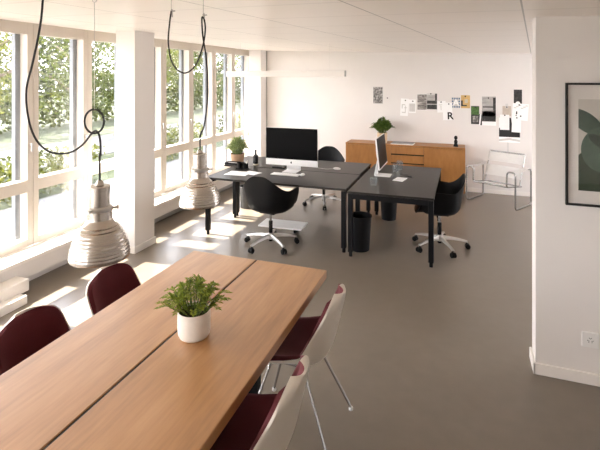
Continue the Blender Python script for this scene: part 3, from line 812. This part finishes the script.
# ------------------------------------------------------------------ pendant lamps
def make_lamp(label, X, Y, zr, cable_fn, group='aluminium pendant lamps'):
    t = thing('pendant_lamp', label, 'lamp', (X, Y, zr), 0, group)
    pr = [(.1140, 0), (.1150, .006)]
    for k in range(10):
        f0 = k/10; f1 = (k+.5)/10; f2 = (k+1)/10
        def rr(f): return .0515+.0630*max(0, 1-f**1.62)**.74
        z = lambda f: .008+.128*f
        pr += [(rr(f0), z(f0)), (rr(f0)+.0010, z(f0)+.005), (rr(f1)-.0004, z(f1)+.0035)]
    pr += [(.054, .143), (.049, .150), (.0465, .156), (.046, .19)]
    outer = pr; inner = [(r-.003, z) for r, z in reversed(pr)]
    MB().lathe(outer+inner, 56, closed=True).build('shade', 'lampalu', t, angle=60)
    c = MB().lathe([(.040, .186), (.0485, .186), (.0495, .190), (.0495, .200), (.044, .205), (.039, .205)], 40, closed=True)
    for k in range(3):
        a = 2*PI*k/3+2.7; d = Vector((math.cos(a), math.sin(a), 0)); c.cyl(d*.047+Vector((0, 0, .195)), d*.068+Vector((0, 0, .195)), .0045, seg=10); c.cyl(d*.064+Vector((0, 0, .195)), d*.071+Vector((0, 0, .195)), .008, seg=12)
    c.build('collar', 'alu', t)
    MB().lathe([(0, .203), (.0365, .203), (.0375, .206), (.0375, .268), (.0395, .269), (.0395, .283), (.036, .287), (.018, .289), (.013, .301), (.009, .308), (0, .308)], 40).build('socket_housing', 'lampalu', t, angle=30)
    MB().sphere((0, 0, .10), .038, 20, 12, (1, 1, 1.3)).cyl((0, 0, .13), (0, 0, .21), .018).build('bulb', 'plastic', t)
    cable_fn(t)
    return t
# direction of the picture plane, to lay each cord out in the vertical plane in which it hangs
RT = Vector((.9414, .3373, 0))
def plane_pts(X, Y, zr, d, pts):
    """offsets (right in m, world z) in the vertical plane through the lamp"""
    return [RT*a+Vector((0, 0, z-zr)) for a, z in pts]
L1 = (-1.377, 1.453, 1.277)
k1 = 1.832/F
def c1_(t):
    u0 = 99.5
    def P(u, v): return RT*((u-u0)*k1)+Vector((0, 0, 2-(v-77)*k1-L1[2]))
    zc = ceil_z(L1[0])-L1[2]
    cz = [RT*((44-u0)*k1)+Vector((0, 0, zc)), P(43, -8), P(40, 25), P(33, 60), P(26, 90), P(28, 118), P(36, 140), P(50, 152), P(68, 153), P(82, 145), P(91, 134), P(96, 131), P(99.5, 138), P(100.5, 155)]
    MB().tube(bez(cz+[Vector((0, 0, .41)), Vector((0, 0, .30))], 8), .0042, 8).build('cord', 'cable', t)
    ring = [P(93.5+10*math.cos(a), 121.5+12*math.sin(a))+Vector((-.3373, .9414, 0))*.006*math.sin(a*.5) for a in [2*PI*k/40 for k in range(40)]]
    MB().tube(ring, .0042, 8, closed=True).build('cord_loop', 'cable', t)
    w = MB().tube([P(94.2, 109), P(94.2, 2)], .0011, 6); w.tube([P(94.2, 0), RT*((94.2-u0)*k1)+Vector((0, 0, zc))], .0011, 6)
    w.build('suspension_wire', 'wire', t)
    hk = MB().tube([P(94.2+2.2*math.cos(a), 0+2.2*math.sin(a)) for a in [2*PI*k/18 for k in range(18)]], .0016, 6, closed=True)
    hk.lathe([(0, zc-.02), (.018, zc-.02), (.020, zc+.002), (0, zc+.002)], 16, tuple((RT*((94.2-u0)*k1))[:2])+(0,))
    hk.lathe([(0, zc-.02), (.018, zc-.02), (.020, zc+.002), (0, zc+.002)], 16, tuple((RT*((44-u0)*k1))[:2])+(0,))
    hk.build('ceiling_hook', 'alu', t)
make_lamp('ribbed aluminium pendant lamp hanging nearest the camera over the oak table', *L1, c1_)
L2 = (-1.40, 2.23, 1.282)
k2 = 2.573/F
def c2_(t):
    u0 = 200.6
    def P(u, v): return RT*((u-u0)*k2)+Vector((0, 0, 2-(v-77)*k2-L2[2]))
    zc = ceil_z(L2[0])-L2[2]
    cz = [P(172, 11), P(170.5, 22), P(169, 42), P(172, 60), P(178, 69.5), P(185.5, 73), P(193, 69), P(199, 60), P(204, 44), P(206, 30), P(205, 20), P(203, 17), P(202.6, 22), P(203.5, 36), P(206, 52), P(208, 75), P(208, 100), P(205, 125)]
    MB().tube(bez(cz+[Vector((.004, 0, .39)), Vector((0, 0, .30))], 8), .0046, 8).build('cord', 'cable', t)
    h = MB()
    for u, v in ((172, 11), (204, 15)):
        p = P(u, v); q = RT*((u-u0)*k2)
        h.tube([p+Vector((0, 0, .005)), q+Vector((0, 0, zc))], .0016, 6)
        h.tube([p+RT*-.004, p+RT*.022], .004, 8); h.tube([p+RT*.004+Vector((0, 0, .01)), p+RT*.006-Vector((0, 0, .035))], .0035, 8)
        h.lathe([(0, zc-.02), (.018, zc-.02), (.020, zc+.002), (0, zc+.002)], 16, (q.x, q.y, 0))
    h.build('ceiling_hook', 'wire', t)
make_lamp('ribbed aluminium pendant lamp hanging farther off, in front of the desk end', *L2, c2_)

# linear lamp over the desks
t = thing('linear_lamp', 'long white bar lamp hanging above the desks', 'lamp', (-2.48, 6.2, 2.005))
MB().box((-.93, -.035, 0), (.93, .035, .085), .004).build('housing', 'white', t)
for s in (-1, 1): MB().box((s*.93-.006, -.035, 0), (s*.93+.006, .035, .085), .002).build('end_cap', 'grey', t)
b = MB()
for s in (-1, 1): b.cyl((s*.7, 0, .083), (s*.7, 0, ceil_z(-2.48+s*.7)-2.005), .0012, seg=6)
b.build('suspension_wire', 'palegrey', t)
MB().box((-.90, -.028, -.004), (.90, .028, .002)).build('diffuser', 'plastic', t, smooth=False)

# ------------------------------------------------------------------ things pinned on the back wall
def on_wall(u, v):
    tt = (u-300)/F; d = YB/(.9414+.3373*tt)
    return d*(.9414*tt-.3373), H-(v-77)*d/F
GR = 'sheets pinned on the back wall'
def pinned(name, label, cat, u0, v0, u1, v1, m, detail=None, tilt=0, lift=0, pin=None):
    """a thin sheet of paper; detail(b, w, h) adds printed shapes in its own plane, material slots follow m"""
    x0, z1 = on_wall(u0, v0); x1, z0 = on_wall(u1, v1)
    w, h = x1-x0, z1-z0; cx, cz = (x0+x1)/2, (z0+z1)/2
    b = MB().box((-w/2, -.0015, -h/2), (w/2, 0, h/2))
    if detail: detail(b, w, h)
    o = b.build(name, m, None, smooth=False, loc=(cx, YB-lift, cz)); o.rotation_euler = (0, R(tilt), 0)
    tag(o, label, cat, GR)
    if pin:
        q = MB().cyl((0, -.014, 0), (0, .0015+lift, 0), .012, .010, 12).build('push_pin', 'ink', o)
        q.location = (pin[0]*w, -.0015, pin[1]*h)
    return o
def rect(b, w, h, x0, z0, x1, z1, mi, y=-.0018):
    b.box((x0*w, y, z0*h), (x1*w, -.0012, z1*h), mi=mi)
pinned('photo_print', 'small black and white portrait print alone left of the others', 'picture', 373, 86.5, 383, 104, ['palegrey', 'bw'],
       lambda b, w, h: rect(b, w, h, -.46, -.46, .46, .46, 1))
x, z = on_wall(387.5, 98)
tag(MB().cyl((x, YB-.014, z), (x, YB, z), .011, .009, 12).build('push_pin', 'ink'), 'single dark push pin on bare wall right of the portrait print', 'pin')
def txt(parent, ch, size, mat, x, z, y=-.0022, bold=.004):
    cu = bpy.data.curves.new('letter', 'FONT'); cu.body = ch; cu.size = size; cu.extrude = .0003; cu.offset = bold; cu.align_x = 'CENTER'; cu.align_y = 'CENTER'
    cu.materials.append(mats[mat])
    tmp = bpy.data.objects.new('letter_outline', cu); COL.objects.link(tmp); bpy.context.view_layer.update()
    me = bpy.data.meshes.new_from_object(tmp.evaluated_get(bpy.context.evaluated_depsgraph_get())); bpy.data.objects.remove(tmp)
    o = bpy.data.objects.new('letter', me); COL.objects.link(o); o.parent = parent
    o.rotation_euler = (R(90), 0, 0); o.location = (x, y, z); return o
def pencil(b, w, h):
    for x0, z0, x1, z1 in ((-.34, .12, .1, .17), (-.34, .12, -.22, -.08), (.0, -.05, .3, .0), (-.3, -.33, .2, -.27), (.1, -.3, .2, .1)): rect(b, w, h, x0, z0, x1, z1, 1)
pinned('sketch_sheet', 'pale pencil sketch sheet, tall, leftmost of the white papers', 'picture', 400.5, 98.5, 408.3, 116, ['paper', 'palegrey'], pencil, 3, 0, (.1, .40))
pinned('sketch_sheet', 'pale grey shaded sheet left of the two black and white photos', 'picture', 408.6, 99.5, 415.8, 113, ['paper', 'palegrey'], lambda b, w, h: (rect(b, w, h, -.4, -.4, .4, .2, 1)), 0, 0, (.1, .38))
pinned('photo_print', 'banded black and white photo, left one of the touching pair', 'picture', 417.2, 94, 427, 110.2, ['paper', 'bwrow'], lambda b, w, h: rect(b, w, h, -.48, -.48, .48, .48, 1), 0, 0, (.1, .38))
pinned('photo_print', 'darker black and white photo, right one of the touching pair', 'picture', 426.7, 93.2, 437.2, 109.8, ['palegrey', 'bwdark', 'bwlight'],
       lambda b, w, h: (rect(b, w, h, -.47, -.47, .48, .05, 1), rect(b, w, h, -.47, .05, .3, .40, 2), rect(b, w, h, .3, .05, .48, .48, 1), rect(b, w, h, -.47, -.2, .48, -.14, 2, -.0021)), 0, .003, (-.1, .47))
pinned('sketch_sheet', 'faint white sketch sheet right of the touching photo pair', 'picture', 437, 101, 446, 112.5, ['paper', 'palegrey'], lambda b, w, h: (rect(b, w, h, -.3, .15, .1, .2, 1), rect(b, w, h, -.1, -.3, -.02, .1, 1)), -4, .0, (.0, .42))
rs = pinned('letter_print', 'white sheet printed with a bold black letter R', 'picture', 442.8, 102.5, 452.4, 120.3, ['paper'], None, -2, .004, (.15, .42))
txt(rs, 'R', .175, 'ink', .042, -.085)
bs = pinned('pattern_print', 'blue patterned print with a white letter A', 'picture', 451.6, 97.3, 460.3, 108.2, ['palegrey', 'blue'],
       lambda b, w, h: [rect(b, w, h, x-.085, z-.08, x+.085, z+.08, 1) for x in (-.38, -.13, .13, .38) for z in (-.38, -.13, .13, .38) if (abs(x)+abs(z)) > .3])
txt(bs, 'A', .15, 'paper', 0, 0, -.0026)
pinned('photo_print', 'ochre yellow print with a dark figure, beside the blue print', 'picture', 461, 95.2, 470, 108.3, ['yellow', 'bwdark', 'label'],
       lambda b, w, h: (rect(b, w, h, -.5, -.35, -.3, .1, 1), rect(b, w, h, -.3, -.35, .15, -.25, 1), rect(b, w, h, -.1, -.1, .25, .2, 2)), 0, .002, (-.02, .42))
pinned('photo_print', 'dark photo with green top half', 'picture', 471, 106, 479.2, 124.2, ['bwdark', 'green', 'bw'],
       lambda b, w, h: (rect(b, w, h, -.48, .02, .48, .47, 1), rect(b, w, h, -.3, -.4, .4, -.05, 2)), 0, .002, (0, .45))
pinned('photo_strip', 'narrow dark strip with white diagonal beside the green photo', 'picture', 479.0, 114, 482, 125.2, ['bwdark', 'paper'],
       lambda b, w, h: b.prism([(-.5*w, -.5*h), (-.1*w, -.5*h), (.35*w, .5*h), (-.2*w, .5*h)], -.0019, -.0012, 1))
pinned('photo_print', 'large black and white landscape photo with dark upright bar', 'picture', 482, 96.5, 496.2, 125.8, ['paper', 'bwlight', 'bwdark', 'bw'],
       lambda b, w, h: (rect(b, w, h, -.5, -.36, .48, .5, 1), rect(b, w, h, -.49, -.36, .47, -.0, 3), rect(b, w, h, -.49, -.36, .47, -.18, 2, -.0021), rect(b, w, h, .28, -.05, .47, .46, 2, -.0021), rect(b, w, h, -.45, .12, .28, .16, 2, -.0021)), 0, 0, (-.05, .45))
pinned('photo_print', 'dark photo with round white shape, topmost at the right', 'picture', 513.8, 89.6, 522, 103.8, ['bwdark', 'paper'],
       lambda b, w, h: b.prism([(math.cos(a)*.3*w, -.5*h+math.sin(a)*.17*h) for a in [PI*k/10 for k in range(11)]], -.0019, -.0012, 1))
pinned('sketch_sheet', 'wide white sheet with ink squiggles below the topmost dark photo', 'picture', 512.2, 103.5, 528.2, 120.5, ['paper', 'palegrey', 'ink'],
       lambda b, w, h: ([rect(b, w, h, x, .2+.08*(k % 3), x+.16, .26+.08*(k % 3), 1) for k, x in enumerate((-.42, -.28, -.12, .02, .16, .3))],
                        rect(b, w, h, -.26, -.16, -.18, .02, 2), rect(b, w, h, -.27, -.26, -.2, -.2, 2),
                        b.prism([(.05*w+math.cos(a)*.05*w, -.25*h+math.sin(a)*.05*w) for a in [2*PI*k/14 for k in range(14)]], -.0019, -.0012, 2)), 4, .004, (-.1, .42))
pinned('garment_print', 'dark dress-like print with pale hem, lowest at the right', 'picture', 499, 117.5, 520, 143, ['paper', 'ink', 'palegrey'],
       lambda b, w, h: (b.prism([(-.5*w, -.28*h), (.5*w, -.28*h), (.5*w, .05*h), (.14*w, .1*h), (.08*w, .5*h), (-.04*w, .5*h), (-.08*w, .1*h), (-.5*w, .08*h)], -.0019, -.0012, 1),
                        b.prism([(-.5*w, -.46*h), (0, -.40*h), (.5*w, -.46*h), (.5*w, -.38*h), (0, -.32*h), (-.5*w, -.38*h)], -.0019, -.0012, 2)))
pinned('paper_scrap', 'beige torn scrap above the left white slip', 'picture', 502.5, 106, 511, 116, ['skin', 'palegrey'], lambda b, w, h: rect(b, w, h, -.15, .3, .15, .75, 1), 0, .003, (0, .4))
pinned('paper_slip', 'plain white slip covering left part of the dark dress print', 'picture', 500, 114.5, 509.3, 130, ['paper'], None, 0, .006, (0, .46))
pinned('paper_slip', 'plain white slip covering right part of the dark dress print', 'picture', 511.8, 117, 521, 132.5, ['paper'], None, 2, .009, (0, .46))
pinned('string_tail', 'thin pale ribbon hanging below the dark dress print', 'ribbon', 507.2, 142.5, 508.6, 152, ['palegrey'], None)
pinned('paper_slip', 'faint beige slip at far right beside the dress print', 'picture', 523, 122, 527.5, 138, ['mat_board'], None, 0, 0)

# ------------------------------------------------------------------ framed art and socket on the partition
FX0, FX1, FZ0, FZ1 = .636, 1.246, 1.159, 1.962
fw = .014
fcx, fcz = (FX0+FX1)/2, (FZ0+FZ1)/2
t = thing('framed_artwork', 'black framed abstract print of green leaf shapes on the right wall', 'picture', (fcx, PY, fcz))
w, h = (FX1-FX0)/2, (FZ1-FZ0)/2
b = MB(); b.box((-w, -.026, -h), (-w+fw, -.001, h), .001); b.box((w-fw, -.026, -h), (w, -.001, h), .001); b.box((-w+fw, -.026, h-fw), (w-fw, -.001, h), .001); b.box((-w+fw, -.026, -h), (w-fw, -.001, -h+fw), .001)
b.build('frame', 'black_frame', t)
MB().box((-w+fw-.002, -.010, -h+fw-.002), (w-fw+.002, -.002, h-fw+.002)).build('mat_board', 'mat_board', t, smooth=False)
pw = w-.075; pz0, pz1 = 1.258-fcz, 1.855-fcz
def clip(poly, x0, x1, z0, z1):
    def cut(P, f, g):
        out = []
        for a, b_ in zip(P, P[1:]+P[:1]):
            fa, fb = f(a), f(b_)
            if fa >= 0: out.append(a)
            if fa*fb < 0:
                q = fa/(fa-fb); out.append((a[0]+(b_[0]-a[0])*q, a[1]+(b_[1]-a[1])*q))
        return out
    for f in (lambda p: p[0]-x0, lambda p: x1-p[0], lambda p: p[1]-z0, lambda p: z1-p[1]):
        if poly: poly = cut(poly, f, None)
    return poly
def ell(cx, cz, a, b_, rot=0, n_=40):
    return [(cx+a*math.cos(q)*math.cos(rot)-b_*math.sin(q)*math.sin(rot), cz+a*math.cos(q)*math.sin(rot)+b_*math.sin(q)*math.cos(rot)) for q in [2*PI*k/n_ for k in range(n_)]]
b = MB().box((-pw, -.0115, pz0), (pw, -.0095, pz1))
def art(poly, mi, lay):
    P = clip(poly, -pw, pw, pz0, pz1)
    if len(P) > 2: b.prism(P, -.0115-.0004*lay, -.0112, mi)
def axz(u, v): # place inside the print
    tt = (u-300)/F; d = PY/(.9414+.3373*tt); return d*(.9414*tt-.3373)-fcx, H-(v-77)*d/F-fcz
x, z = axz(586, 176); art(ell(x+.05, pz0+.02, .165, .26), 1, 1)
x, z = axz(588, 121); art(ell(x-.015, z-.005, .118, .058, R(-38)), 3, 2)
x, z = axz(600, 148); art(ell(x+.025, z-.01, .135, .15), 2, 3)
art(ell(x+.02, z+.03, .10, .035, R(-32)), 4, 4)
art(ell(.10, pz1-.12, .12, .06, R(40)), 3, 2)
b.build('print', ['art_bg', 'art_dark', 'art_mid', 'art_leaf', 'art_over'], t, smooth=False)
MB().box((-w+fw, -.020, -h+fw), (w-fw, -.0185, h-fw)).build('glass', 'glass', t, smooth=False)
t = thing('wall_socket', 'square white power socket low on the right wall', 'socket', (.779, PY, .289))
MB().box((-.047, -.012, -.049), (.047, 0, .049), .003).build('cover_plate', 'plastic', t)
b = MB()
for k in range(3):
    a = 2*PI*k/3+PI/2
    cx, cz = math.cos(a)*.017, math.sin(a)*.017
    for q in range(3):
        e = a+PI+(q-1)*1.15; b.cyl((cx+math.cos(e)*.007, -.0127, cz+math.sin(e)*.007), (cx+math.cos(e)*.007, -.0118, cz+math.sin(e)*.007), .0026, seg=10)
b.build('contact_holes', 'ink', t)

# ------------------------------------------------------------------ light
sun = bpy.data.lights.new('sun', 'SUN'); sun.energy = 8.0; sun.angle = R(.6); sun.color = (1, .93, .82)
so = bpy.data.objects.new('sun', sun); COL.objects.link(so); so.rotation_euler = (0, R(-42), R(2)); so.location = (-12, 3, 12)
def portal(loc, rot, sx_, sy_):
    pl = bpy.data.lights.new('window_portal', 'AREA'); pl.shape = 'RECTANGLE'; pl.size = sx_; pl.size_y = sy_
    pl.cycles.is_portal = True
    po = bpy.data.objects.new('window_portal', pl); COL.objects.link(po); po.location = loc; po.rotation_euler = rot
portal((-4.30, (Y_NEAR+4.2)/2, 1.5), (0, R(-90), 0), 2.3, 4.2-Y_NEAR)
portal((-4.30, 6.31, 1.5), (0, R(-90), 0), 2.3, 4.22)
portal((X_R+.21, (RW[0]+RW[1])/2, (RW[2]+RW[3])/2), (0, R(90), 0), RW[3]-RW[2], RW[1]-RW[0])
portal(((FW[0]+FW[1])/2, Y_NEAR-.21, (FW[2]+FW[3])/2), (R(90), 0, 0), FW[1]-FW[0], FW[3]-FW[2])
wd = bpy.data.worlds.new('sky'); S.world = wd; wd.use_nodes = True; wt = wd.node_tree; wt.nodes.clear()
wo = wt.nodes.new('ShaderNodeOutputWorld'); bg = wt.nodes.new('ShaderNodeBackground'); tc = wt.nodes.new('ShaderNodeTexCoord'); sx = wt.nodes.new('ShaderNodeSeparateXYZ')
wt.links.new(tc.outputs['Generated'], sx.inputs[0])
wt.links.new(ramp(wt, sx.outputs[2], [(0, (.985, .95, .95)), (.25, (.96, .95, .985)), (.9, (.78, .84, 1))]), bg.inputs[0]); bg.inputs[1].default_value = 3.2
wt.links.new(bg.outputs[0], wo.inputs[0])

# ------------------------------------------------------------------ camera
cam = bpy.data.cameras.new('camera'); co = bpy.data.objects.new('camera', cam); COL.objects.link(co)
cam.sensor_width = 36; cam.lens = F/600*36; cam.shift_y = -(225-77)/600; cam.clip_start = .02; cam.clip_end = 300
co.location = (0, 0, H); co.rotation_euler = (R(90), 0, math.atan2(.3373, .9414))
S.camera = co
S.view_settings.view_transform = 'Standard'; S.view_settings.look = 'None'; S.view_settings.gamma = 1; S.view_settings.use_curve_mapping = False
S.view_settings.exposure = 2.22
S.cycles.max_bounces = 14; S.cycles.diffuse_bounces = 10; S.cycles.transparent_max_bounces = 24
S.cycles.sample_clamp_indirect = 8
